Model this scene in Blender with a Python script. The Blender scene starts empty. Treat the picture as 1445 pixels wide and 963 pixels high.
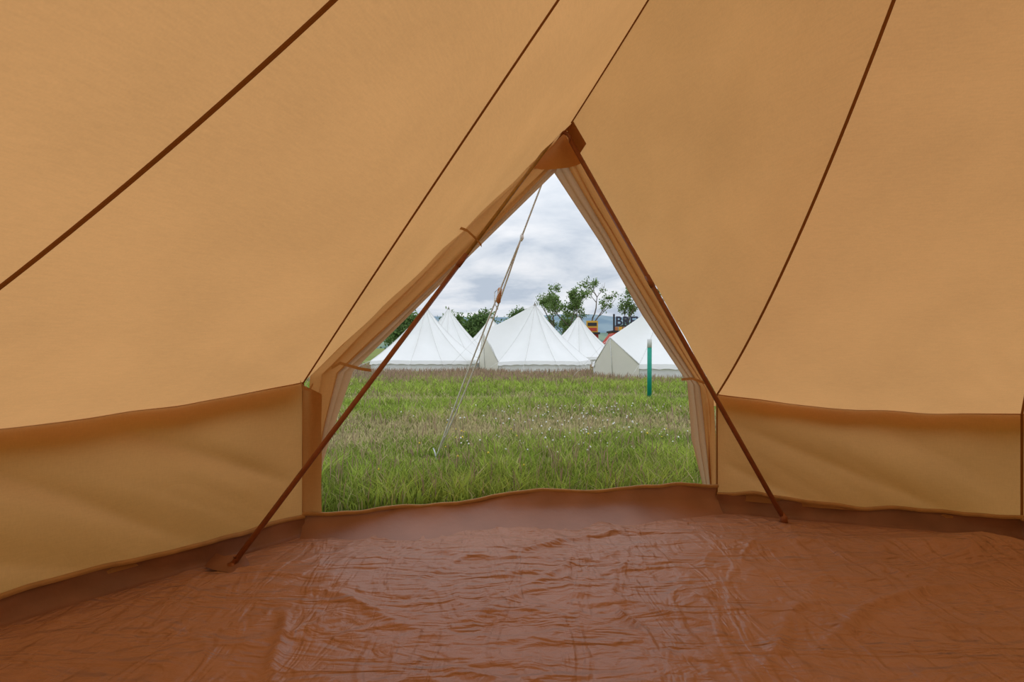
import bpy, math, random
import numpy as np
from mathutils import Vector, noise
random.seed(7); rng=np.random.default_rng(11)
sc=bpy.context.scene
sc.view_settings.view_transform='Standard'
sc.view_settings.look='None'
V=Vector
# ------------------------------------------------------------------ helpers
def link(o,parent=None):
    sc.collection.objects.link(o)
    if parent: o.parent=parent
    return o
def empty(name,parent=None):
    return link(bpy.data.objects.new(name,None),parent)
def mobj(name,verts,faces,mat,parent=None,smooth=True,midx=None):
    me=bpy.data.meshes.new(name)
    me.from_pydata([tuple(v) for v in verts],[],faces)
    mats=mat if isinstance(mat,(list,tuple)) else [mat]
    for m in mats: me.materials.append(m)
    if midx is not None: me.polygons.foreach_set('material_index',midx)
    me.polygons.foreach_set('use_smooth',[smooth]*len(me.polygons))
    me.update()
    return link(bpy.data.objects.new(name,me),parent)
def grid(nu,nv,off=0,closed_u=False):
    f=[]
    for i in range(nu if closed_u else nu-1):
        for j in range(nv-1):
            a=i*nv+j; b=((i+1)%nu)*nv+j
            f.append((off+a,off+b,off+b+1,off+a+1))
    return f
def tube(pts,r,n=8):
    pts=[V(p) for p in pts]; vs=[];fs=[]
    for i,p in enumerate(pts):
        t=(pts[min(i+1,len(pts)-1)]-pts[max(i-1,0)])
        t.normalize()
        ref=V((0,0,1)) if abs(t.z)<.9 else V((1,0,0))
        a=t.cross(ref).normalized(); b=t.cross(a).normalized()
        rr=r[i] if isinstance(r,(list,tuple)) else r
        for k in range(n):
            th=2*math.pi*k/n
            vs.append(p+a*math.cos(th)*rr+b*math.sin(th)*rr)
    for i in range(len(pts)-1):
        for k in range(n):
            a0=i*n+k;a1=i*n+(k+1)%n
            fs.append((a0,a1,a1+n,a0+n))
    fs.append(tuple(range(n-1,-1,-1))); m=(len(pts)-1)*n
    fs.append(tuple(range(m,m+n)))
    return vs,fs
def tube_obj(name,pts,r,mat,parent=None,n=10):
    v,f=tube(pts,r,n); return mobj(name,v,f,mat,parent)
class Acc:
    def __init__(s): s.v=[];s.f=[];s.m=[]
    def add(s,v,f,mi=0):
        o=len(s.v); s.v+=list(v); s.f+=[tuple(i+o for i in q) for q in f]; s.m+=[mi]*len(f)
    def box(s,x0,x1,y0,y1,z0,z1,mi=0):
        v=[(x0,y0,z0),(x1,y0,z0),(x1,y1,z0),(x0,y1,z0),(x0,y0,z1),(x1,y0,z1),(x1,y1,z1),(x0,y1,z1)]
        f=[(0,3,2,1),(4,5,6,7),(0,1,5,4),(1,2,6,5),(2,3,7,6),(3,0,4,7)]
        s.add(v,f,mi)
def polyline(pts,ts=None):
    pts=[V(p) for p in pts]
    if ts is None:
        d=[0]
        for a,b in zip(pts,pts[1:]): d.append(d[-1]+(b-a).length)
        ts=[x/d[-1] for x in d]
    def f(t):
        for i in range(len(pts)-1):
            if t<=ts[i+1] or i==len(pts)-2:
                u=(t-ts[i])/(ts[i+1]-ts[i]); return pts[i].lerp(pts[i+1],u)
    return f
# ------------------------------------------------------------------ materials
def newmat(name):
    m=bpy.data.materials.new(name); m.use_nodes=True
    nt=m.node_tree; nt.nodes.clear()
    out=nt.nodes.new('ShaderNodeOutputMaterial')
    return m,nt,out
def N(nt,t,**k):
    n=nt.nodes.new(t)
    for a,b in k.items(): setattr(n,a,b)
    return n
def principled(name,col,rough=.6,spec=.5,var=.12,scale=20,bump=0,bscale=80,metal=0,bdist=.01):
    m,nt,out=newmat(name)
    p=N(nt,'ShaderNodeBsdfPrincipled'); p.inputs['Roughness'].default_value=rough
    p.inputs['Specular IOR Level'].default_value=spec; p.inputs['Metallic'].default_value=metal
    tc=N(nt,'ShaderNodeTexCoord'); nz=N(nt,'ShaderNodeTexNoise'); nz.inputs['Scale'].default_value=scale
    nz.inputs['Detail'].default_value=4
    nt.links.new(tc.outputs['Object'],nz.inputs['Vector'])
    r=N(nt,'ShaderNodeValToRGB')
    r.color_ramp.elements[0].position=.3; r.color_ramp.elements[1].position=.7
    r.color_ramp.elements[0].color=(*[c*(1-var) for c in col],1)
    r.color_ramp.elements[1].color=(*[min(1,c*(1+var)) for c in col],1)
    nt.links.new(nz.outputs['Fac'],r.inputs['Fac']); nt.links.new(r.outputs['Color'],p.inputs['Base Color'])
    if bump:
        n2=N(nt,'ShaderNodeTexNoise'); n2.inputs['Scale'].default_value=bscale; n2.inputs['Detail'].default_value=5
        nt.links.new(tc.outputs['Object'],n2.inputs['Vector'])
        b=N(nt,'ShaderNodeBump'); b.inputs['Strength'].default_value=bump; b.inputs['Distance'].default_value=bdist
        nt.links.new(n2.outputs['Fac'],b.inputs['Height']); nt.links.new(b.outputs['Normal'],p.inputs['Normal'])
    nt.links.new(p.outputs[0],out.inputs[0]); return m
def canvas(name,dif,tra,fac=.55,var=.10,bump=.4):
    m,nt,out=newmat(name)
    tc=N(nt,'ShaderNodeTexCoord')
    nz=N(nt,'ShaderNodeTexNoise'); nz.inputs['Scale'].default_value=2.2; nz.inputs['Detail'].default_value=6
    nt.links.new(tc.outputs['Object'],nz.inputs['Vector'])
    mp=N(nt,'ShaderNodeMapping'); mp.inputs['Scale'].default_value=(220,220,35)
    nt.links.new(tc.outputs['Object'],mp.inputs['Vector'])
    n2=N(nt,'ShaderNodeTexNoise'); n2.inputs['Scale'].default_value=1; n2.inputs['Detail'].default_value=3
    nt.links.new(mp.outputs[0],n2.inputs['Vector'])
    mp3=N(nt,'ShaderNodeMapping'); mp3.inputs['Scale'].default_value=(30,30,260)
    nt.links.new(tc.outputs['Object'],mp3.inputs['Vector'])
    n3=N(nt,'ShaderNodeTexNoise'); n3.inputs['Scale'].default_value=1; n3.inputs['Detail'].default_value=2
    nt.links.new(mp3.outputs[0],n3.inputs['Vector'])
    a=N(nt,'ShaderNodeMath',operation='ADD'); nt.links.new(n2.outputs['Fac'],a.inputs[0]); nt.links.new(n3.outputs['Fac'],a.inputs[1])
    a1=N(nt,'ShaderNodeMath',operation='MULTIPLY_ADD'); a1.inputs[1].default_value=.45
    nt.links.new(a.outputs[0],a1.inputs[0]); nt.links.new(nz.outputs['Fac'],a1.inputs[2])
    mr=N(nt,'ShaderNodeMapRange'); mr.inputs['From Min'].default_value=.6; mr.inputs['From Max'].default_value=1.3
    mr.inputs['To Min'].default_value=1-var; mr.inputs['To Max'].default_value=1+var
    nt.links.new(a1.outputs[0],mr.inputs['Value'])
    def colmul(c):
        s=N(nt,'ShaderNodeVectorMath',operation='SCALE'); s.inputs[0].default_value=c
        nt.links.new(mr.outputs[0],s.inputs['Scale']); return s
    d=N(nt,'ShaderNodeBsdfDiffuse'); t=N(nt,'ShaderNodeBsdfTranslucent')
    nt.links.new(colmul(dif).outputs[0],d.inputs['Color']); nt.links.new(colmul(tra).outputs[0],t.inputs['Color'])
    b=N(nt,'ShaderNodeBump'); b.inputs['Strength'].default_value=bump; b.inputs['Distance'].default_value=.02
    n4=N(nt,'ShaderNodeTexNoise'); n4.inputs['Scale'].default_value=3.5; n4.inputs['Detail'].default_value=5; n4.inputs['Distortion'].default_value=.6
    nt.links.new(tc.outputs['Object'],n4.inputs['Vector'])
    nt.links.new(n4.outputs['Fac'],b.inputs['Height'])
    nt.links.new(b.outputs[0],d.inputs['Normal']); nt.links.new(b.outputs[0],t.inputs['Normal'])
    mx=N(nt,'ShaderNodeMixShader'); mx.inputs[0].default_value=fac
    nt.links.new(d.outputs[0],mx.inputs[1]); nt.links.new(t.outputs[0],mx.inputs[2])
    nt.links.new(mx.outputs[0],out.inputs[0]); return m
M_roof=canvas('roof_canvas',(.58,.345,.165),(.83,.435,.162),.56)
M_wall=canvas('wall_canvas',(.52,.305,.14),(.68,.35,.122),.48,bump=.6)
M_seam=canvas('seam_canvas',(.26,.13,.05),(.45,.20,.06),.35)
M_eave=canvas('eave_canvas',(.45,.25,.10),(.6,.3,.1),.4)
M_door=canvas('door_canvas',(.56,.30,.12),(.70,.34,.11),.36)
M_mesh=canvas('door_lining',(.58,.41,.27),(.54,.36,.21),.38)
M_patch=canvas('gusset_canvas',(.30,.14,.06),(.4,.16,.05),.3)
M_hem=principled('hem_tape',(.40,.24,.10),.8)
M_lip=principled('groundsheet_edge',(.21,.095,.055),.48,var=.2,scale=6,bump=.4,bscale=12)
M_sill=principled('groundsheet_sill',(.30,.15,.095),.46,var=.15,scale=4,bump=.5,bscale=9)
M_pole=principled('pole_brown',(.26,.09,.035),.4,var=.15,scale=30)
M_polea=principled('pole_olive',(.34,.20,.045),.4,var=.15,scale=30)
M_rope=principled('rope_cord',(.90,.90,.88),.8,bump=.5,bscale=400)
M_wood=principled('slider_wood',(.42,.16,.05),.5)
M_metal=principled('steel',(.5,.5,.5),.4,metal=1)
M_white=canvas('white_tent_canvas',(.93,.93,.91),(.9,.88,.8),.10,var=.03,bump=.2)
M_cream=canvas('cream_tent_canvas',(.90,.87,.76),(.9,.8,.6),.12,var=.04,bump=.4)
M_wseam=principled('tent_seam',(.74,.73,.70),.9)
M_cap=principled('tent_cap',(.30,.27,.22),.8)
M_bark=principled('bark',(.16,.12,.09),.9,bump=.5,bscale=8)
# ------------------------------------------------------------------ layout (metres)
CW=V((.99,.72,2.74))                  # roof apex
ring=[ (1.12,2.80,.64),(2.39,2.40,.585),(3.1,.9,.62),(3.0,-.6,.64),(2.2,-1.8,.64),(.8,-2.4,.64),(-.7,-2.2,.64),(-1.8,-1.3,.64),(-2.2,0,.64),(-1.93,1.33,.635),(-1.0,2.45,.73)]
ring=[V(r) for r in ring]
DA=V((.295,2.80,2.085))               # door peak
CEN=V((1.0,.7,.9))
EV=.030
def eave(a,b,u): return a.lerp(b,u)-V((0,0,EV*math.sin(math.pi*u)+.012*math.sin(math.pi*u)*noise.noise(V((u*6,a.x,a.y)))))
def seamcurve(p,sag):
    def f(t):
        q=p.lerp(CW,t)
        out=V((CEN.x-q.x,CEN.y-q.y,0))
        if out.length>1e-4: out.normalize()
        w=4*t*(1-t)*sag
        return q+V((out.x*.55,out.y*.55,-.8))*w
    return f
sags=[.18,.10,.10,.10,.10,.10,.10,.10,.10,.165,-.02]
curves=[seamcurve(r,s) for r,s in zip(ring,sags)]
ridge=seamcurve(DA,.03)
seq=[ridge]+curves+[ridge]
def panel_pt(L,R,t,v,bow):
    a=L(t);b=R(t);q=a.lerp(b,v)
    c=(CEN-q).normalized()
    w=4*v*(1-v)*math.sin(math.pi*min(1,t*.9+.1))
    return q+c*bow*w
def corner_folds(t,v):
    s=0
    for vv in(v,1-v):
        an=math.atan2(t*1.3,vv+.01); d2=(vv*vv+t*t*3)
        s+=math.sin(an*15)*math.exp(-d2/.08)*min(1,vv*14)*min(1,t*20+.2)
    return s
ceil=Acc()
for i in range(len(seq)-1):
    L,R=seq[i],seq[i+1]
    front=i in(0,len(seq)-2)
    bow=.035 if front else .02
    nt_,nv=80,44
    vs=[]
    for a in range(nt_+1):
        for b in range(nv+1):
            t=a/nt_;v=b/nv
            p=panel_pt(L,R,t,v,bow)
            amp=.015*math.sin(math.pi*v)
            c=(CEN-p).normalized()
            p=p+c*amp*(noise.noise(p*1.8)+.3*noise.noise(p*5))
            if not front:
                p.z-=(EV*math.sin(math.pi*v)+.012*math.sin(math.pi*v)*noise.noise(V((v*6,L(0).x,L(0).y))))*(1-t)**4
                p=p+c*.008*corner_folds(t,v)
            if front:
                vv=v if i==0 else 1-v
                fold=(math.sin(vv*34+3*t+2*noise.noise(V((vv*4,t*3,1))))*.013*math.exp(-t*6)*math.sin(math.pi*v)**.7)*(.4+.6*abs(noise.noise(V((vv*3,2,i)))*2))
                p=p+c*fold
            vs.append(p)
    ceil.add(vs,grid(nt_+1,nv+1))
for i in range(len(ring)-1):
    a,b=ring[i],ring[i+1]; vs=[]
    for k in range(21):
        q=eave(a,b,k/20); o=V((q.x-CEN.x,q.y-CEN.y,0)).normalized()
        for j in range(4):
            vs.append(q+o*(.012+.07*j/3)+V((0,0,.004-.075*j/3+.006*math.sin(k*1.3)*j/3)))
    ceil.add(vs,grid(21,4))
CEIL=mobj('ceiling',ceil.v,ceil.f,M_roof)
def ribbon(f,w,off,t0=0,t1=1,n=40,target=CEN):
    vs=[]
    for i in range(n+1):
        t=t0+(t1-t0)*i/n; p=f(t); tg=(f(min(1,t+.01))-f(max(0,t-.01))).normalized()
        nn=(target-p); nn=(nn-tg*nn.dot(tg)).normalized(); s=tg.cross(nn)
        vs+= [p-s*w/2+nn*.001, p-s*w*.4+nn*off, p+s*w*.4+nn*off, p+s*w/2+nn*.001]
    return vs,grid(n+1,4)
sa=Acc()
for k,c in enumerate(curves): sa.add(*ribbon(c,.006 if k==10 else .0095,.006))
sa.add(*ribbon(ridge,.007,.007,.03))
mobj('seam_tape',sa.v,sa.f,M_seam,CEIL)
ea=Acc()
for i in range(len(ring)-1):
    a,b=ring[i],ring[i+1]
    ea.add(*ribbon(lambda t,a=a,b=b:eave(a,b,t),.006,.004,n=30,target=V((1,.7,.65))))
mobj('eave_seam',ea.v,ea.f,M_eave,CEIL)
ga=Acc()
for (L,R,v0,v1,t1) in((ridge,curves[0],0.0,.085,.035),(curves[-1],ridge,.95,1.0,.03)):
    vs=[]
    for a in range(6):
        for b in range(6):
            t=t1*a/5; v=v0+(v1-v0)*b/5
            p=panel_pt(L,R,t,v,.035); vs.append(p+(CEN-p).normalized()*.016)
    ga.add(vs,grid(6,6))
mobj('peak_gusset',ga.v,ga.f,M_patch,CEIL)
# ------------------------------------------------------------------ walls
def wallseg(a,b,seed,zb=.07,nx=130,nz=36,amp=.06):
    vs=[]
    d=(b-a); d.z=0; L=d.length; nrm=V((-d.y,d.x,0)).normalized()
    if nrm.dot(CEN-a)<0: nrm=-nrm
    for i in range(nx+1):
        u=i/nx; top=eave(a,b,u)
        for j in range(nz+1):
            w=j/nz
            z=zb+(top.z-zb)*w
            e=min(1,u*6,(1-u)*6); s1=u*L
            c=noise.noise(V((s1*1.1+z*1.7+seed,(s1*.5-z)*1.0,seed)))*.9
            r1=noise.noise(V((s1*1.5+z*2.9+seed,z*.7,seed+3)))
            r1=max(0,1-abs(r1)*2.6)**1.6
            r2=noise.noise(V((s1*4.4+z*7+seed,z*1.2,seed+9))); r2=max(0,1-abs(r2)*3.2)**2
            off=amp*(c+.62*r1+.10*r2*(1-w))*e*math.sin(math.pi*min(1,.08+w*.92))-.055*math.sin(math.pi*w)*e
            vs.append(V((top.x,top.y,z))+nrm*off)
    return vs,grid(nx+1,nz+1)
walls={'wall_right':[(0,1),(1,2)],'wall_back':[(2,3),(3,4),(4,5),(5,6),(6,7)],'wall_left':[(7,8),(8,9),(9,10)]}
for nm,segs in walls.items():
    w=Acc()
    for a,b in segs: w.add(*wallseg(ring[a],ring[b],a*3.7))
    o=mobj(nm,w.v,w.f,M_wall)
    s=Acc()
    for a in sorted({x for sg in segs for x in sg}):
        if nm=='wall_back' and a in(2,7): continue
        p=ring[a]
        s.add(*ribbon(lambda t,p=p:V((p.x,p.y,.09+(p.z-.09)*t)),.010,.004,n=12,target=V((1,.7,.4))))
    mobj(nm+'_seam',s.v,s.f,M_seam,o)
fl=[V((r.x,r.y,0)) for r in ring]
def upstand(a,b,ztop,seed,sill=False):
    d=b-a; L=d.length; nrm=V((-d.y,d.x,0)).normalized()
    if nrm.dot(CEN-a)<0: nrm=-nrm
    nx=int(L*45); prof=[(.05,.004),(.03,.006),(.018,.02),(.012,.05),(.010,.08),(.012,1.0)]
    if sill: prof=[(.34,-.006),(.28,.004),(.22,.012),(.15,.022),(.09,.038),(.045,.060),(.02,.085),(.012,1.0)]
    v1=[];v2=[]
    for i in range(nx+1):
        u=i/nx; p=a.lerp(b,u); e=min(1,u*8,(1-u)*8)
        zt=ztop(u)+.026*noise.noise(V((u*L*2.4,seed,0)))+.009*noise.noise(V((u*L*8,seed,4)))
        wob=.045*noise.noise(V((u*L*2.5,seed,1)))*e+(-.06*math.sin(math.pi*u) if sill else 0)
        for o,z in prof:
            zz=z if z<.9 else zt
            zz=zz if zz<=zt else zt
            k=max(0,zz/zt); o2=o*(1 if not sill else min(1,.25+3*min(u,1-u)))
            v1.append(V((p.x,p.y,zz))+nrm*(o2+wob*k+.016*noise.noise(V((u*L*7,zz*14,seed)))))
        q=V((p.x,p.y,zt))+nrm*(.015+wob)
        for o,z in((.003,-.008),(.006,0),(.003,.009),(-.004,.009),(-.006,0),(-.004,-.008)): v2.append(q+nrm*o+V((0,0,z)))
    return (v1,grid(nx+1,len(prof))),(v2,grid(nx+1,6))
TR=Acc()
for i in range(len(ring)-1):
    g,h=upstand(fl[i],fl[i+1],lambda u:.10,i*2.1)
    TR.add(*g,0); TR.add(*h,1)
g,h=upstand(fl[-1],fl[0],lambda u:.105+.04*max(0,min(1,(u-.35)/.2)),30,True)
TR.add(*g,2);TR.add(*h,1)
mobj('trim_1',TR.v,TR.f,[M_lip,M_hem,M_sill],midx=TR.m)
# ------------------------------------------------------------------ floor
def m_floor():
    m,nt,out=newmat('groundsheet_pvc')
    p=N(nt,'ShaderNodeBsdfPrincipled')
    tc=N(nt,'ShaderNodeTexCoord')
    nz=N(nt,'ShaderNodeTexNoise'); nz.inputs['Scale'].default_value=1.6; nz.inputs['Detail'].default_value=7
    nt.links.new(tc.outputs['Object'],nz.inputs['Vector'])
    r=N(nt,'ShaderNodeValToRGB'); r.color_ramp.elements[0].position=.3; r.color_ramp.elements[1].position=.75
    r.color_ramp.elements[0].color=(.36,.185,.115,1); r.color_ramp.elements[1].color=(.43,.225,.145,1)
    nt.links.new(nz.outputs['Fac'],r.inputs[0]); nt.links.new(r.outputs[0],p.inputs['Base Color'])
    r2=N(nt,'ShaderNodeMapRange'); r2.inputs['To Min'].default_value=.40; r2.inputs['To Max'].default_value=.54
    nt.links.new(nz.outputs['Fac'],r2.inputs['Value']); nt.links.new(r2.outputs[0],p.inputs['Roughness'])
    p.inputs['Specular IOR Level'].default_value=.6
    prev=None
    for sc_,st,rot,ds in(((1.6,6,1),.55,.5,.018),((7,2.2,1),.45,-.35,.012),((4,13,1),.40,.25,.008),((34,26,1),.25,.2,.002)):
        mp=N(nt,'ShaderNodeMapping'); mp.inputs['Scale'].default_value=sc_; mp.inputs['Rotation'].default_value=(0,0,rot)
        nt.links.new(tc.outputs['Object'],mp.inputs['Vector'])
        n=N(nt,'ShaderNodeTexNoise'); n.inputs['Scale'].default_value=1; n.inputs['Detail'].default_value=3; n.inputs['Distortion'].default_value=1.0
        nt.links.new(mp.outputs[0],n.inputs['Vector'])
        ma=N(nt,'ShaderNodeMath',operation='SUBTRACT'); ma.inputs[1].default_value=.5; nt.links.new(n.outputs['Fac'],ma.inputs[0])
        ab=N(nt,'ShaderNodeMath',operation='ABSOLUTE'); nt.links.new(ma.outputs[0],ab.inputs[0])
        mr=N(nt,'ShaderNodeMapRange',interpolation_type='SMOOTHERSTEP'); mr.inputs['From Max'].default_value=.14; mr.inputs['To Min'].default_value=1; mr.inputs['To Max'].default_value=0
        nt.links.new(ab.outputs[0],mr.inputs['Value'])
        b=N(nt,'ShaderNodeBump'); b.inputs['Strength'].default_value=st; b.inputs['Distance'].default_value=ds
        nt.links.new(mr.outputs[0],b.inputs['Height'])
        if prev: nt.links.new(prev.outputs[0],b.inputs['Normal'])
        prev=b
    nt.links.new(prev.outputs[0],p.inputs['Normal'])
    nt.links.new(p.outputs[0],out.inputs[0]); return m
M_floor=m_floor()
folds=[(-.25,2.17,.89,2.45,.014,.022),(.77,1.45,1.9,2.0,.018,.022),(-.81,1.75,-.58,1.3,.018,.016),(.35,1.75,.42,1.60,.016,.012),
       (-.3,1.6,.5,2.2,.008,.022),(.3,2.35,.2,1.7,.008,.020),(-.9,1.9,-.2,1.6,.009,.022),(.5,1.3,1.1,1.8,.010,.020),(-.2,1.45,.1,1.2,.010,.016),(1.2,2.5,1.7,1.8,.009,.020),
       (-.45,2.25,.4,2.05,.009,.02),(.9,2.2,1.6,2.35,.012,.022)]
fr=random.Random(5)
for k in range(60):
    x=fr.uniform(-1.3,2.3); y=fr.uniform(1.15,2.4); a=fr.gauss(.5,.8); L=fr.uniform(.08,.45)
    folds.append((x,y,x+math.cos(a)*L,y+math.sin(a)*L,fr.uniform(.003,.008),fr.uniform(.010,.017)))
def fz(x,y,e):
    p=V((x,y,0))
    z=.006+.014*(noise.noise(V((x*1.1,y*1.1,4)))+.4)
    w=V((x*1.6+noise.noise(p*1.5)*.8, y*2.4+noise.noise(p*1.7+V((5,5,5)))*.8,2))
    nn=abs(noise.noise(w))
    z+=.011*max(0,1-nn*2.0)**3
    w2=V((x*5+noise.noise(p*3)*1.2,y*3.2,7)); a=abs(noise.noise(w2))
    z+=.004*max(0,1-a*2.4)**3
    for x0,y0,x1,y1,h,s in folds:
        if abs(x-(x0+x1)/2)>.8 or abs(y-(y0+y1)/2)>.5: continue
        dx,dy=x1-x0,y1-y0; L2=dx*dx+dy*dy; t=((x-x0)*dx+(y-y0)*dy)/L2; tc=max(0,min(1,t))
        L=math.sqrt(L2); wv=.05*L*math.sin(tc*5+x0*7)
        px=x-(x0+dx*tc)+wv*dy/L; py=y-(y0+dy*tc)-wv*dx/L
        d2=(px*px+py*py)/(s*s)
        if d2<12: z+=h*math.exp(-d2)*(.1+.9*math.sin(math.pi*(.03+.94*tc)))
    z+=.05*math.exp(-((x-1.95)**2/.25+(y-2.25)**2/.015))
    return max(.002,z*e+.002)
poly=fl+[]; cx,cy=.5,1.7
bd=[]
for i in range(len(poly)):
    a=poly[i];b=poly[(i+1)%len(poly)]
    near=max(a.y,b.y)>1.2
    n=max(2,int((b-a).length*(90 if near else 14)))
    for k in range(n): bd.append(a.lerp(b,k/n))
nr=170; vs=[]
for p in bd:
    for j in range(nr):
        f=((j+.15)/(nr-1+.15))
        x=cx+(p.x-cx)*f; y=cy+(p.y-cy)*f
        e=min(1,(1-f)*9)
        vs.append((x,y,fz(x,y,e)))
fc=grid(len(bd),nr,closed_u=True)
vs.append((cx,cy,fz(cx,cy,1))); c=len(vs)-1
for i in range(len(bd)): fc.append((i*nr,c,((i+1)%len(bd))*nr))
mobj('floor',vs,fc,M_floor)
# ------------------------------------------------------------------ door flaps
DOOR=empty('door_1')
def drape(name,outer,inner,freq,amp,mat,seed,nt_=100,nv=50,bulge=.03):
    vs=[]
    for a in range(nt_+1):
        t=a/nt_; o=outer(t); i_=inner(t)
        for b in range(nv+1):
            v=b/nv; p=o.lerp(i_,v)
            ph=2*math.pi*freq*v+2.2*noise.noise(V((t*2.2,seed,0)))+1.2*noise.noise(V((t*6,v*3,seed)))
            k=max(0,math.sin(math.pi*v))**.5
            off=amp*math.sin(ph)*k*(.6+.4*math.sin(math.pi*t))+bulge*math.sin(math.pi*v)
            vs.append(p+V((0,off,0))+V((amp*.35*math.cos(ph)*k,0,0)))
    return mobj(name,vs,grid(nt_+1,nv+1),mat,DOOR)
outL=polyline([(.29,2.80,2.09),(-.28,2.645,1.50),(-.97,2.46,.76),(-.985,2.46,.5),(-.99,2.46,.10)],[0,.32,.70,.82,1])
inL=polyline([(.245,2.84,1.875),(-.27,2.72,1.34),(-.80,2.58,.778),(-.89,2.56,.50),(-1.0,2.53,.115)],[0,.32,.70,.82,1])
midL=lambda t:outL(t).lerp(inL(t),.72+.1*math.sin(t*6))
drape('flap_left_roll',outL,midL,1.6,.018,M_door,1.0)
drape('flap_left_lining',midL,inL,1.0,.008,M_mesh,5.0,bulge=.006)
outR=polyline([(.29,2.80,2.09),(.58,2.79,1.58),(.85,2.79,1.10),(1.10,2.80,.66),(1.115,2.8,.4),(1.115,2.80,.12)],[0,.22,.44,.66,.82,1])
inR=polyline([(.225,2.85,1.885),(.503,2.87,1.472),(.735,2.89,1.08),(.995,2.91,.70),(1.02,2.91,.378),(1.08,2.9,.12)],[0,.22,.44,.66,.82,1])
midR=lambda t:outR(t).lerp(inR(t),.50+.10*math.sin(t*5))
drape('flap_right_roll',outR,midR,1.3,.020,M_door,2.0)
drape('flap_right_lining',midR,inR,1.4,.013,M_mesh,8.0,bulge=.01)
tv=[];
for a in range(9):
    t=a/8
    for b in range(9):
        v=b/8; l=outL(t*.115); r_=outR(t*.075)
        q=l.lerp(r_,v); tv.append(q+V((0,.02+.012*math.sin(v*9)*t,-.03*math.sin(math.pi*v)*t)))
mobj('peak_lining',tv,grid(9,9),M_door,DOOR)
jv=[]
for k in range(11):
    z=.10+(.72-.10)*k/10
    for x,y in((-.995,2.43),(-.97,2.44),(-.94,2.455),(-.915,2.46)):
        jv.append((x,y+.004*math.sin(z*20),z-(x+.995)*.6*(k/10)))
mobj('jamb_strip',jv,grid(11,4),M_eave,DOOR)
for nm,pts in(('tie_1',[(-.29,2.60,1.515),(-.22,2.50,1.47),(-.17,2.47,1.42),(-.15,2.53,1.40)]),
              ('tie_2',[(-.86,2.44,.80),(-.80,2.38,.825),(-.70,2.36,.80),(-.66,2.40,.79),(-.72,2.5,.79)]),
              ('tie_3',[(.94,2.84,.72),(.97,2.76,.73),(1.02,2.70,.71),(1.06,2.74,.69)]),
              ('tie_4',[(-1.0,2.42,.74),(-.985,2.40,.71),(-.95,2.40,.70),(-.94,2.42,.725)])):
    v=[]
    for p in pts:
        p=V(p); v+=[p+V((0,0,.007)),p-V((0,0,.007))]
    mobj(nm,v,grid(len(pts),2),M_eave,DOOR)
# ------------------------------------------------------------------ A-frame pole
AF=empty('door_frame_pole')
Lf=V((-1.115,2.04,.03)); Rf=V((1.375,2.59,.03))
tl=V((.215,2.74,2.005)); tr=V((.315,2.745,2.005))
j=Lf.lerp(tl,.66)
tube_obj('leg_1_lower',[Lf,j],.0115,M_pole,AF)
tube_obj('leg_1_upper',[j,tl],.0095,M_polea,AF)
tube_obj('leg_1_joint',[Lf.lerp(tl,.64),Lf.lerp(tl,.67)],.0135,M_pole,AF)
tube_obj('leg_2',[Rf,tr],.0125,M_pole,AF)
tube_obj('leg_2_joint',[Rf.lerp(tr,.60),Rf.lerp(tr,.63)],.0145,M_pole,AF)
arc=[tl]
for k in range(1,8):
    th=math.pi*(1-k/8); arc.append(V((.265+.048*math.cos(th),2.742,2.01+.042*math.sin(th))))
arc.append(tr)
tube_obj('peak_bend',arc,.010,M_pole,AF)
for n_,f_,s in(('foot_1',Lf,-1),('foot_2',Rf,1)):
    tube_obj(n_,[f_-V((0,0,.022)),f_+V((0,0,.004)),f_+V((-s*.012,.008,.03))],[.02,.018,.014],M_pole,AF)
pv=[(-1.24,2.06,.018),(-1.17,2.0,.03),(-1.09,1.99,.02),(-1.06,2.07,.02),(-1.10,2.10,.055),(-1.17,2.08,.05),(-1.22,2.11,.05)]
mobj('foot_pocket',pv,[(0,1,5,6),(1,2,4,5),(2,3,4)],M_lip,AF)
CP=empty('center_pole')
tube_obj('shaft',[(.99,.72,.02),(.99,.72,2.72)],.019,M_pole,CP,14)
tube_obj('base_cap',[(.99,.72,.018),(.99,.72,.05)],.03,M_pole,CP,14)
# ------------------------------------------------------------------ guy rope
GR=empty('guy_rope')
P0=V((.195,2.93,1.90)); PG=V((-.60,4.06,.03))
def rp(t,dx=0,sag=.012): 
    q=P0.lerp(PG,t); return q+V((dx,0,-sag*4*t*(1-t)))
S0=.17
tube_obj('upper_cord',[rp(t) for t in np.linspace(0,S0,8)],.0056,M_rope,GR,6)
tube_obj('strand_1',[rp(S0+(1-S0)*u,.024*math.sin(math.pi*u)) for u in np.linspace(0,1,24)],.0058,M_rope,GR,6)
tube_obj('strand_2',[rp(S0+(1-S0)*u,-.014*math.sin(math.pi*u)) for u in np.linspace(0,1,24)],.0058,M_rope,GR,6)
k=rp(S0)
tube_obj('knot',[k+V((0,0,.02)),k+V((0,0,.005)),k-V((0,0,.012)),k-V((.004,0,.03))],[.005,.012,.013,.005],M_rope,GR)
k=rp(.35)
tube_obj('slider',[k+V((.006,0,.052)),k+V((.005,0,.042)),k,k-V((.005,0,.042)),k-V((.006,0,.052))],[.006,.015,.013,.015,.006],M_wood,GR)
tube_obj('tail_loop',[k+V((0,0,.05)),k+V((-.03,0,.02)),k+V((-.03,0,-.05)),k+V((-.008,0,-.09))],.0035,M_rope,GR,6)
tube_obj('peg',[PG+V((-.03,.04,.06)),PG+V((-.015,.02,.03)),PG+V((.03,-.04,-.12))],.005,M_metal,GR)
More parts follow.
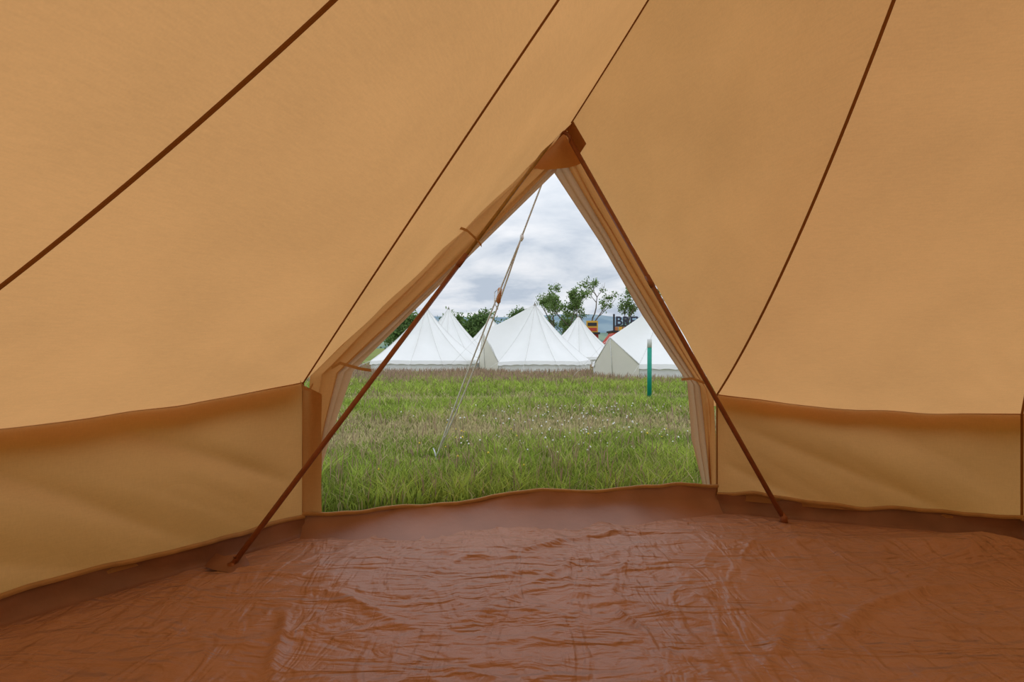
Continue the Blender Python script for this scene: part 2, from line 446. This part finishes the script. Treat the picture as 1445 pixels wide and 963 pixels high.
# ------------------------------------------------------------------ outside ground
def m_ground():
    m,nt,out=newmat('meadow_soil')
    p=N(nt,'ShaderNodeBsdfPrincipled'); p.inputs['Roughness'].default_value=.95; p.inputs['Specular IOR Level'].default_value=.1
    tc=N(nt,'ShaderNodeTexCoord')
    n1=N(nt,'ShaderNodeTexNoise'); n1.inputs['Scale'].default_value=.8; n1.inputs['Detail'].default_value=8; n1.inputs['Roughness'].default_value=.7
    nt.links.new(tc.outputs['Object'],n1.inputs['Vector'])
    r=N(nt,'ShaderNodeValToRGB'); e=r.color_ramp.elements
    e[0].position=.35; e[0].color=(.12,.17,.04,1); e[1].position=.68; e[1].color=(.33,.29,.14,1)
    e2=r.color_ramp.elements.new(.5); e2.color=(.20,.25,.06,1)
    nt.links.new(n1.outputs['Fac'],r.inputs[0]); nt.links.new(r.outputs[0],p.inputs['Base Color'])
    nt.links.new(p.outputs[0],out.inputs[0]); return m
gx=np.linspace(-300,300,61); gy=np.concatenate([np.linspace(-40,60,41),np.linspace(80,900,20)])
vs=[(x,y,-.03) for x in gx for y in gy]
mobj('ground',vs,grid(len(gx),len(gy)),m_ground())
# ------------------------------------------------------------------ grass
def m_attr(name,trans=.35):
    m,nt,out=newmat(name)
    at=N(nt,'ShaderNodeAttribute',attribute_name='Col')
    d=N(nt,'ShaderNodeBsdfDiffuse'); t=N(nt,'ShaderNodeBsdfTranslucent')
    mx=N(nt,'ShaderNodeMixShader'); mx.inputs[0].default_value=trans
    nt.links.new(at.outputs['Color'],d.inputs[0]); nt.links.new(at.outputs['Color'],t.inputs[0])
    nt.links.new(d.outputs[0],mx.inputs[1]); nt.links.new(t.outputs[0],mx.inputs[2])
    nt.links.new(mx.outputs[0],out.inputs[0]); return m
def np_mesh(name,verts,faces_flat,counts,cols,mat,parent=None):
    me=bpy.data.meshes.new(name)
    me.vertices.add(len(verts)); me.vertices.foreach_set('co',verts.astype(np.float32).ravel())
    me.loops.add(len(faces_flat)); me.loops.foreach_set('vertex_index',faces_flat.astype(np.int32))
    me.polygons.add(len(counts)); st=np.concatenate([[0],np.cumsum(counts)[:-1]])
    me.polygons.foreach_set('loop_start',st.astype(np.int32)); me.polygons.foreach_set('loop_total',counts.astype(np.int32))
    me.update(calc_edges=True)
    if cols is not None:
        a=me.color_attributes.new('Col','FLOAT_COLOR','POINT'); a.data.foreach_set('color',np.c_[cols,np.ones(len(cols))].astype(np.float32).ravel())
    me.materials.append(mat); me.validate()
    return link(bpy.data.objects.new(name,me),parent)
def vnoise(x,y,s,seed):
    r=np.random.default_rng(seed); G=r.random((128,128)); xs=(x*s)%127; ys=(y*s)%127
    i=np.floor(xs).astype(int); j_=np.floor(ys).astype(int); fx=xs-i; fy=ys-j_
    fx=fx*fx*(3-2*fx); fy=fy*fy*(3-2*fy); i2=(i+1)%128; j2=(j_+1)%128
    return (G[i,j_]*(1-fx)+G[i2,j_]*fx)*(1-fy)+(G[i,j2]*(1-fx)+G[i2,j2]*fx)*fy
TENTS=[(.85,19.0,2.05,2.5,.42,206,1,1.45),(-3.3,19.6,2.1,2.45,.42,100,2,1.45),(-3.0,24.2,2.1,2.75,.45,80,3,1.45),(-1.15,27.5,2.1,2.5,.45,60,4,1.45),(3.3,25.5,2.0,2.45,.45,70,5,1.45),(4.6,15.6,2.15,2.35,.42,213,6,1.18)]
bx=[];by=[]
for y0 in np.arange(2.5,24,.25):
    hw=.42*y0+1.6
    rho=4600*min(1,(4.0/y0))**1.45
    n=int(rho*2*hw*.25)
    bx.append(rng.uniform(-hw,hw,n)); by.append(rng.uniform(y0,y0+.25,n))
bx=np.concatenate(bx); by=np.concatenate(by)
line=2.45+(bx+1.0)*.165
kill=(by<line+.25)&(bx>-2.9)&(bx<3.2)
for t_ in TENTS: kill|=(bx-t_[0])**2+(by-t_[1])**2<(t_[2]+.05)**2
pd=np.hypot(bx+.6,by-4.06); kill|=pd<.07
kill|=np.hypot(bx-2.235,by-8.33)<.06
pn=vnoise(bx,by,1.1,3)*.55+vnoise(bx,by,3.1,4)*.45
fine=vnoise(bx,by,7.0,9)
dry=np.exp(-((by-5.6-.5*np.sin(bx*1.1+.5))/.95)**2)*1.15+np.exp(-((by-8.8-.3*np.sin(bx))/.5)**2)*.6+np.clip((by-12)/5,0,1)*.35
dry=np.clip(dry*(.15+1.35*pn)*(.6+.8*fine),0,1)
kill|=rng.random(len(bx))<dry*.35
bx,by,pd,pn,fine,dry=[q[~kill] for q in(bx,by,pd,pn,fine,dry)]; n=len(bx)
isdry=rng.random(n)<dry*1.05+.08
seed=rng.random(n)<(.010+.20*np.clip((by-11)/3,0,1)+.020*(by<4.4))
h=rng.uniform(.05,.16,n)*(.45+.9*pn)*(.7+.6*fine)*(1-.65*dry); h[seed]=rng.uniform(.14,.25,seed.sum())
h*=np.clip(.25+pd*1.2,.25,1)
w=(.0014+.00085*by)*rng.uniform(.7,1.3,n); w[seed]*=.6
ang=rng.uniform(0,2*np.pi,n); la=rng.uniform(0,2*np.pi,n); ln=h*rng.uniform(.2,1.2,n); ln[seed]*=.4
green=np.stack([.265+.19*pn,.385+.15*pn,.06+.05*pn],1)*rng.uniform(.5,1.4,(n,1))*(.75+.5*fine[:,None])
straw=np.array([.64,.55,.30])*rng.uniform(.6,1.2,(n,1)); sd=np.array([.48,.33,.23])*rng.uniform(.6,1.2,(n,1))
col=np.where(isdry[:,None],straw,green); col=np.where(seed[:,None],sd,col); col=np.minimum(col,.85)
dx,dy=np.cos(ang)*w,np.sin(ang)*w; lx,ly=np.cos(la)*ln,np.sin(la)*ln
z0=np.full(n,-.04)
vv=np.zeros((n,5,3)); 
vv[:,0]=np.stack([bx-dx,by-dy,z0],1); vv[:,1]=np.stack([bx+dx,by+dy,z0],1)
mxp=bx+lx*.35; myp=by+ly*.35; kk=np.where(seed,1.0,.75)
vv[:,2]=np.stack([mxp+dx*kk,myp+dy*kk,h*.6],1); vv[:,3]=np.stack([mxp-dx*kk,myp-dy*kk,h*.6],1)
vv[:,4]=np.stack([bx+lx,by+ly,h],1)
base=np.arange(n)*5
ff=np.stack([base,base+1,base+2,base+3, base+3,base+2,base+4],1).ravel()
cnt=np.tile([4,3],n)
cc=np.repeat(col[:,None,:],5,1); cc[:,0:2]*=.55  # blade feet darkened: shade low in the sward painted into the vertex colour
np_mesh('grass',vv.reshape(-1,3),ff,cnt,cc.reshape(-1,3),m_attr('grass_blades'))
fa=Acc()
for k in range(200):
    x=random.gauss(.55,.6); y=random.uniform(4.0,7.2); x*=y/5
    if k>175: x=random.uniform(-1,1.5); y=random.uniform(3.4,5)
    z=random.uniform(.07,.13); r=random.uniform(.007,.012)
    if y<3.3: continue
    v=[(x+r,y,z),(x-r,y,z),(x,y+r,z),(x,y-r,z),(x,y,z+r),(x,y,z-r)]
    fa.add(v,[(0,2,4),(2,1,4),(1,3,4),(3,0,4),(2,0,5),(1,2,5),(3,1,5),(0,3,5)],0 if k<175 else 1)
    fa.add([(x-.002,y,-.03),(x+.002,y,-.03),(x+.002,y,z),(x-.002,y,z)],[(0,1,2,3)],2)
mobj('clover_flowers',fa.v,fa.f,[principled('petal_white',(.85,.84,.80),.8),principled('petal_yellow',(.80,.62,.05),.8),principled('stem',(.12,.2,.04),.8)],midx=fa.m)
# ------------------------------------------------------------------ marker post
MP=empty('marker_post')
px,py=2.235,8.33
tube_obj('green_shaft',[(px,py,-.03),(px+.003,py,.89)],.036,principled('post_green',(.0,.30,.20),.5),MP,16)
tube_obj('white_top',[(px+.003,py,.89),(px+.003,py,1.02),(px+.003,py,1.035)],[.037,.037,.03],principled('post_white',(.85,.85,.85),.5),MP,16)
# ------------------------------------------------------------------ other bell tents
def bell(cx,cy,R,H,wh,da,seed,peak=1.45,dw=24):
    rr=random.Random(seed); A=Acc(); C0=V((cx,cy,0)); ap=V((cx,cy,H))
    da=math.radians(da); angs=[da+math.radians(dw)]
    nseg=11; tot=360-2*dw
    for k in range(1,nseg+1): angs.append(da+math.radians(dw+tot*k/nseg))
    rt=[C0+V((math.cos(a)*R,math.sin(a)*R,wh+rr.uniform(-.04,.03))) for a in angs]
    dp=C0+V((math.cos(da)*R*1.02,math.sin(da)*R*1.02,peak))
    def cur(p,s):
        def f(t):
            q=p.lerp(ap,t); w=4*t*(1-t)*s; o=(C0-V((q.x,q.y,0)))
            o=o.normalized() if o.length>1e-4 else V((0,0,0))
            return q+V((o.x*.7,o.y*.7,-.7))*w
        return f
    cs=[cur(p,.12) for p in rt]; rd=cur(dp,.03)
    sq=[rd]+cs+[rd]
    for L,Rr in zip(sq,sq[1:]):
        vs=[]; bw=rr.uniform(.05,.11)
        for a in range(15):
            for b in range(9):
                t=a/14;v=b/8; q=L(t).lerp(Rr(t),v); q=q+(V((cx,cy,.6))-q).normalized()*((bw*4*v*(1-v)*math.sin(math.pi*(t*.85+.15)))+.03*math.sin(math.pi*v)*noise.noise(q*1.6))
                vs.append(q)
        A.add(vs,grid(15,9),0)
    for c in cs: 
        vs,f=ribbon(c,.018,-.006,n=14,target=V((cx,cy,.6))); A.add(vs,f,2)
    for a,b in zip(rt,rt[1:]):
        vs=[]
        for k in range(9):
            q=a.lerp(b,k/8)
            o=(q-V((cx,cy,q.z))).normalized()
            for j_ in range(4):
                z=-.02+(q.z+.02)*j_/3; vs.append(V((q.x,q.y,z))-o*(.02+.02*math.sin(k*1.5)*(1-j_/3)))
        A.add(vs,grid(9,4),0)
        vs=[]
        for k in range(9):
            q=a.lerp(b,k/8); o=(q-V((cx,cy,q.z))).normalized()
            vs+=[q,q+o*.04+V((0,0,-.12-.015*math.sin(k*2)))]
        A.add(vs,grid(9,2),0)
    l,r=rt[-1],rt[0]; l0=V((l.x,l.y,-.02)); r0=V((r.x,r.y,-.02)); m0=(l0+r0)/2
    od=V((math.cos(da),math.sin(da),0)); m1=(m0+od*.12)
    A.add([l0,l,dp,m1,r,r0,dp-V((0,0,.01))],[(0,3,2,1),(3,5,4,2)],1)
    v,f=tube([m1+od*.01,dp+od*.005],.012,5); A.add(v,f,2)
    for e in(l,r):
        v,f=tube([dp,e],.018,5); A.add(v,f,2)
    v,f=tube([ap-V((0,0,.06)),ap-V((0,0,.01)),ap+V((0,0,.03)),ap+V((0,0,.07))],[.06,.035,.015,.008],8); A.add(v,f,3)
    for k in range(0,len(rt)):
        q=rt[k]; o=(q-V((cx,cy,q.z))).normalized(); v,f=tube([q,V((q.x,q.y,0))+o*.9],.004,4); A.add(v,f,2)
    v,f=tube([dp,V((dp.x,dp.y,0))+od*1.5],.004,4); A.add(v,f,2)
    return mobj('bell_tent',A.v,A.f,[M_white,M_cream,M_wseam,M_cap],midx=A.m)
for t_ in TENTS: bell(*t_)
# ------------------------------------------------------------------ trees
M_leaf=m_attr('tree_leaves',.35)
def leaves(centres,rad,n,size,col,seed):
    r=np.random.default_rng(seed); c=np.array(centres)[r.integers(0,len(centres),n)]
    p=c+r.normal(0,rad,(n,3)); u=r.normal(0,1,(n,3)); u/=np.linalg.norm(u,axis=1)[:,None]
    q=r.normal(0,1,(n,3)); w_=np.cross(u,q); w_/=np.linalg.norm(w_,axis=1)[:,None]
    s=size*r.uniform(.6,1.3,(n,1)); vv=np.stack([p-u*s,p+w_*s*.5,p+u*s,p-w_*s*.5],1)
    col=np.array(col)*r.uniform(.6,1.35,(n,1)); cc=np.repeat(col[:,None,:],4,1)
    return vv.reshape(-1,3),np.arange(n*4),np.full(n,4),cc.reshape(-1,3)
def tree(x,y,H,seed,nleaf,col=(.20,.29,.10),bare=.0,spread=.5):
    rr=random.Random(seed); T=empty('tree'); A=Acc(); tips=[]
    def br(p,d,L,r,lv):
        pts=[p]; q=p; dd=d.copy()
        for k in range(4):
            dd=(dd+V((rr.uniform(-.2,.2),rr.uniform(-.2,.2),rr.uniform(-.03,.14)))).normalized(); q=q+dd*L/4; pts.append(q)
        A.add(*tube(pts,[r*(1-.13*k) for k in range(5)],5))
        if lv<=1: tips.append(tuple(pts[3])); tips.append(tuple(pts[4]))
        if lv<=0: return
        for k in range(rr.choice([3,4])):
            b=pts[rr.choice([2,3,4])] if lv<3 else pts[rr.choice([1,2,3,4])]
            a=rr.uniform(0,6.28); nd=(dd+V((math.cos(a),math.sin(a),rr.uniform(-.1,.5)))*rr.uniform(.5,.5+spread)).normalized()
            br(b,nd,L*rr.uniform(.5,.72),r*.5,lv-1)
    br(V((x,y,-.1)),V((0,0,1)),H*.46,H*.018,3)
    mz=max(v[2] for v in A.v); k=H/mz
    A.v=[V((x+(v[0]-x)*k,y+(v[1]-y)*k,v[2]*k)) for v in A.v]; tips=[(x+(t[0]-x)*k,y+(t[1]-y)*k,t[2]*k) for t in tips]
    mobj('trunk_and_branches',A.v,A.f,M_bark,T)
    if bare: tips=[t for t in tips if rr.random()>bare]
    np_mesh('foliage',*leaves(tips,.15,nleaf,.11,col,seed),M_leaf,T)
def bush(x,y,H,Rb,seed,col=(.17,.26,.09)):
    rr=random.Random(seed); T=empty('bushy_tree'); A=Acc()
    c=[]
    for k in range(60):
        th=rr.uniform(0,6.28); f=rr.random()**.5; z=rr.uniform(.25,1)
        rr_=Rb*f*math.sqrt(max(.05,1-(z-.45)**2/.36)); c.append((x+math.cos(th)*rr_,y+math.sin(th)*rr_,H*z*.93))
    for k in range(7): A.add(*tube([(x,y,-.1),(x,y,H*.25),c[k*5]],[.14,.10,.03],5))
    mobj('trunk_and_branches',A.v,A.f,M_bark,T)
    np_mesh('foliage',*leaves(c,.28,4200,.15,col,seed),M_leaf,T)
tree(5.5,44,6.1,3,3200,spread=.6)
tree(4.3,52,6.0,13,3000,spread=.8)
tree(7.1,46,7.1,8,1000,bare=.5,spread=.5)
tree(9.7,42,5.9,21,2200,spread=.5)
tree(13.2,53,6.6,22,2600,spread=.6)
bush(-2.6,44,4.0,1.5,1); bush(.7,60,5.4,1.2,3); bush(-5.6,48,4.0,1.3,4); bush(-10,48,4.2,2,6); bush(18,47,4.4,2.4,8); bush(-.6,70,4.6,1.9,9); bush(-4.6,70,4.8,2.2,10)
# ------------------------------------------------------------------ hills
def hill(name,y0,base,amp,seed,col1,col2,hs):
    nx,ny=160,8; vs=[]
    for i in range(nx):
        x=-y0*1.5+3*y0*i/(nx-1)
        for j_ in range(ny):
            t=j_/(ny-1); zz=(base+amp*noise.noise(V((x/y0*hs,seed,0)))+amp*.25*noise.noise(V((x/y0*hs*4,seed,2))))
            vs.append((x,y0+t*y0*.5,-1+zz*math.sin(t*math.pi/2)))
    m=principled(name+'_mat',col1,.95,spec=0,var=.0); nt=m.node_tree
    r=[n_ for n_ in nt.nodes if n_.type=='VALTORGB'][0]; r.color_ramp.elements[0].color=(*col1,1); r.color_ramp.elements[1].color=(*col2,1)
    r.color_ramp.elements[0].position=.42; r.color_ramp.elements[1].position=.55
    nz=[n_ for n_ in nt.nodes if n_.type=='TEX_NOISE'][0]; nz.inputs['Scale'].default_value=12/y0
    mobj(name,vs,grid(nx,ny),m)
hill('distant_hill',700,62,10,1,(.19,.27,.33),(.26,.34,.38),3)  # blue-grey distance haze is painted into both hills' colours
hill('wooded_hillside',330,15.5,3,5,(.14,.21,.19),(.24,.31,.22),4)
# ------------------------------------------------------------------ vendor stall, sign, van
M_or=principled('stall_timber',(.45,.17,.05),.7,var=.25,scale=3); M_dk=principled('stall_dark',(.03,.03,.035),.6)
M_red=principled('painted_red',(.55,.05,.03),.4); M_yel=principled('painted_yellow',(.75,.42,.04),.5); M_gl=principled('glass_dark',(.05,.06,.07),.1)
S=Acc(); S.box(7.5,11.6,38,40,-.03,2.0,0); S.box(7.4,11.7,37.8,40.1,2.0,2.12,1); S.box(8.1,11.0,37.95,38.02,1.0,1.85,1); S.box(8.0,11.1,37.6,38,.92,1.0,0)
S.box(7.5,7.62,37.9,38.02,2.1,3.35,1); S.box(11.4,11.52,37.9,38.02,2.1,3.35,1); S.box(7.5,11.5,37.95,38.0,2.42,2.5,1)
for k in range(12): S.box(7.6+.3*k,7.85+.3*k,37.9,37.98,2.12,2.4,2 if k%2 else 0)
ST=mobj('food_stall',S.v,S.f,[M_or,M_dk,M_yel],smooth=False,midx=S.m)
cu=bpy.data.curves.new('sign_letters','FONT'); cu.body='BREWERY'; cu.size=.92; cu.extrude=.04; cu.offset=.018
cu.materials.append(principled('letter_navy',(.03,.035,.06),.6))
tx=link(bpy.data.objects.new('sign_letters',cu),ST); tx.location=(7.65,37.9,2.52); tx.rotation_euler=(math.pi/2,0,0)
K=Acc(); K.box(5.75,6.75,40,41.5,-.03,1.9,0); K.box(5.65,6.85,39.8,41.6,1.9,2.05,1); K.box(5.8,6.7,39.9,39.97,2.05,2.95,2)
K.box(5.9,6.6,39.86,39.9,2.55,2.8,1); K.box(5.9,6.6,39.86,39.9,2.15,2.4,0); K.box(5.95,6.55,39.95,40.02,1.0,1.7,3)
mobj('snack_kiosk',K.v,K.f,[M_red,M_dk,M_yel,M_gl],smooth=False,midx=K.m)
Vn=Acc()
prof=[(0,.35),(0,1.15),(.25,1.25),(.75,1.85),(3.6,1.9),(3.7,1.7),(3.7,.35)]
vs=[(6.3+p[0]*.9,35.2,p[1]) for p in prof]+[(6.3+p[0]*.9,36.9,p[1]) for p in prof]; m_=len(prof)
Vn.add(vs,[tuple(range(m_)),tuple(range(2*m_-1,m_-1,-1))]+[(i,i+m_,(i+1)%m_+m_,(i+1)%m_) for i in range(m_)],0)
Vn.box(7.05,8.1,35.17,35.2,1.3,1.72,1); Vn.box(8.25,9.4,35.17,35.2,1.3,1.72,1)
for xx in(6.95,8.95):
    v,f=tube([(xx,35.12,.32),(xx,35.35,.32)],.33,14); Vn.add(v,f,2)
    v,f=tube([(xx,36.75,.32),(xx,36.98,.32)],.33,14); Vn.add(v,f,2)
mobj('red_van',Vn.v,Vn.f,[M_red,M_gl,M_dk],smooth=False,midx=Vn.m)
# ------------------------------------------------------------------ world: overcast sky
w=bpy.data.worlds.new('overcast_sky'); sc.world=w; w.use_nodes=True; nt=w.node_tree; nt.nodes.clear()
out=N(nt,'ShaderNodeOutputWorld'); bg=N(nt,'ShaderNodeBackground')
tc=N(nt,'ShaderNodeTexCoord'); sp=N(nt,'ShaderNodeSeparateXYZ'); nt.links.new(tc.outputs['Generated'],sp.inputs[0])
az=N(nt,'ShaderNodeMath',operation='ADD'); az.inputs[1].default_value=.16; 
mz=N(nt,'ShaderNodeMath',operation='MAXIMUM'); mz.inputs[1].default_value=0; nt.links.new(sp.outputs[2],mz.inputs[0]); nt.links.new(mz.outputs[0],az.inputs[0])
dx_=N(nt,'ShaderNodeMath',operation='DIVIDE'); dy_=N(nt,'ShaderNodeMath',operation='DIVIDE')
nt.links.new(sp.outputs[0],dx_.inputs[0]);nt.links.new(az.outputs[0],dx_.inputs[1]);nt.links.new(sp.outputs[1],dy_.inputs[0]);nt.links.new(az.outputs[0],dy_.inputs[1])
cb=N(nt,'ShaderNodeCombineXYZ'); nt.links.new(dx_.outputs[0],cb.inputs[0]); nt.links.new(dy_.outputs[0],cb.inputs[1])
nz=N(nt,'ShaderNodeTexNoise'); nz.inputs['Scale'].default_value=1.5; nz.inputs['Detail'].default_value=7; nz.inputs['Roughness'].default_value=.55; nz.inputs['Distortion'].default_value=.3
nt.links.new(cb.outputs[0],nz.inputs['Vector'])
r=N(nt,'ShaderNodeValToRGB'); e=r.color_ramp.elements; e[0].position=.36; e[0].color=(.50,.57,.67,1); e[1].position=.60; e[1].color=(.86,.88,.92,1)
e3=e.new(.48); e3.color=(.69,.74,.81,1)
nt.links.new(nz.outputs['Fac'],r.inputs[0])
g=N(nt,'ShaderNodeMapRange'); g.inputs['From Min'].default_value=.15; g.inputs['From Max'].default_value=1; g.inputs['To Min'].default_value=1.0; g.inputs['To Max'].default_value=1.9
nt.links.new(mz.outputs[0],g.inputs['Value'])
nt.links.new(r.outputs[0],bg.inputs['Color']); nt.links.new(g.outputs[0],bg.inputs['Strength']); nt.links.new(bg.outputs[0],out.inputs[0])
# ------------------------------------------------------------------ camera
cd=bpy.data.cameras.new('camera'); cam=link(bpy.data.objects.new('camera',cd))
cd.lens=18; cd.sensor_width=36; cd.shift_y=8.5/1445; cd.clip_start=.05; cd.clip_end=2000
cam.location=(0,0,.9); cam.rotation_euler=(math.pi/2,0,0); sc.camera=cam
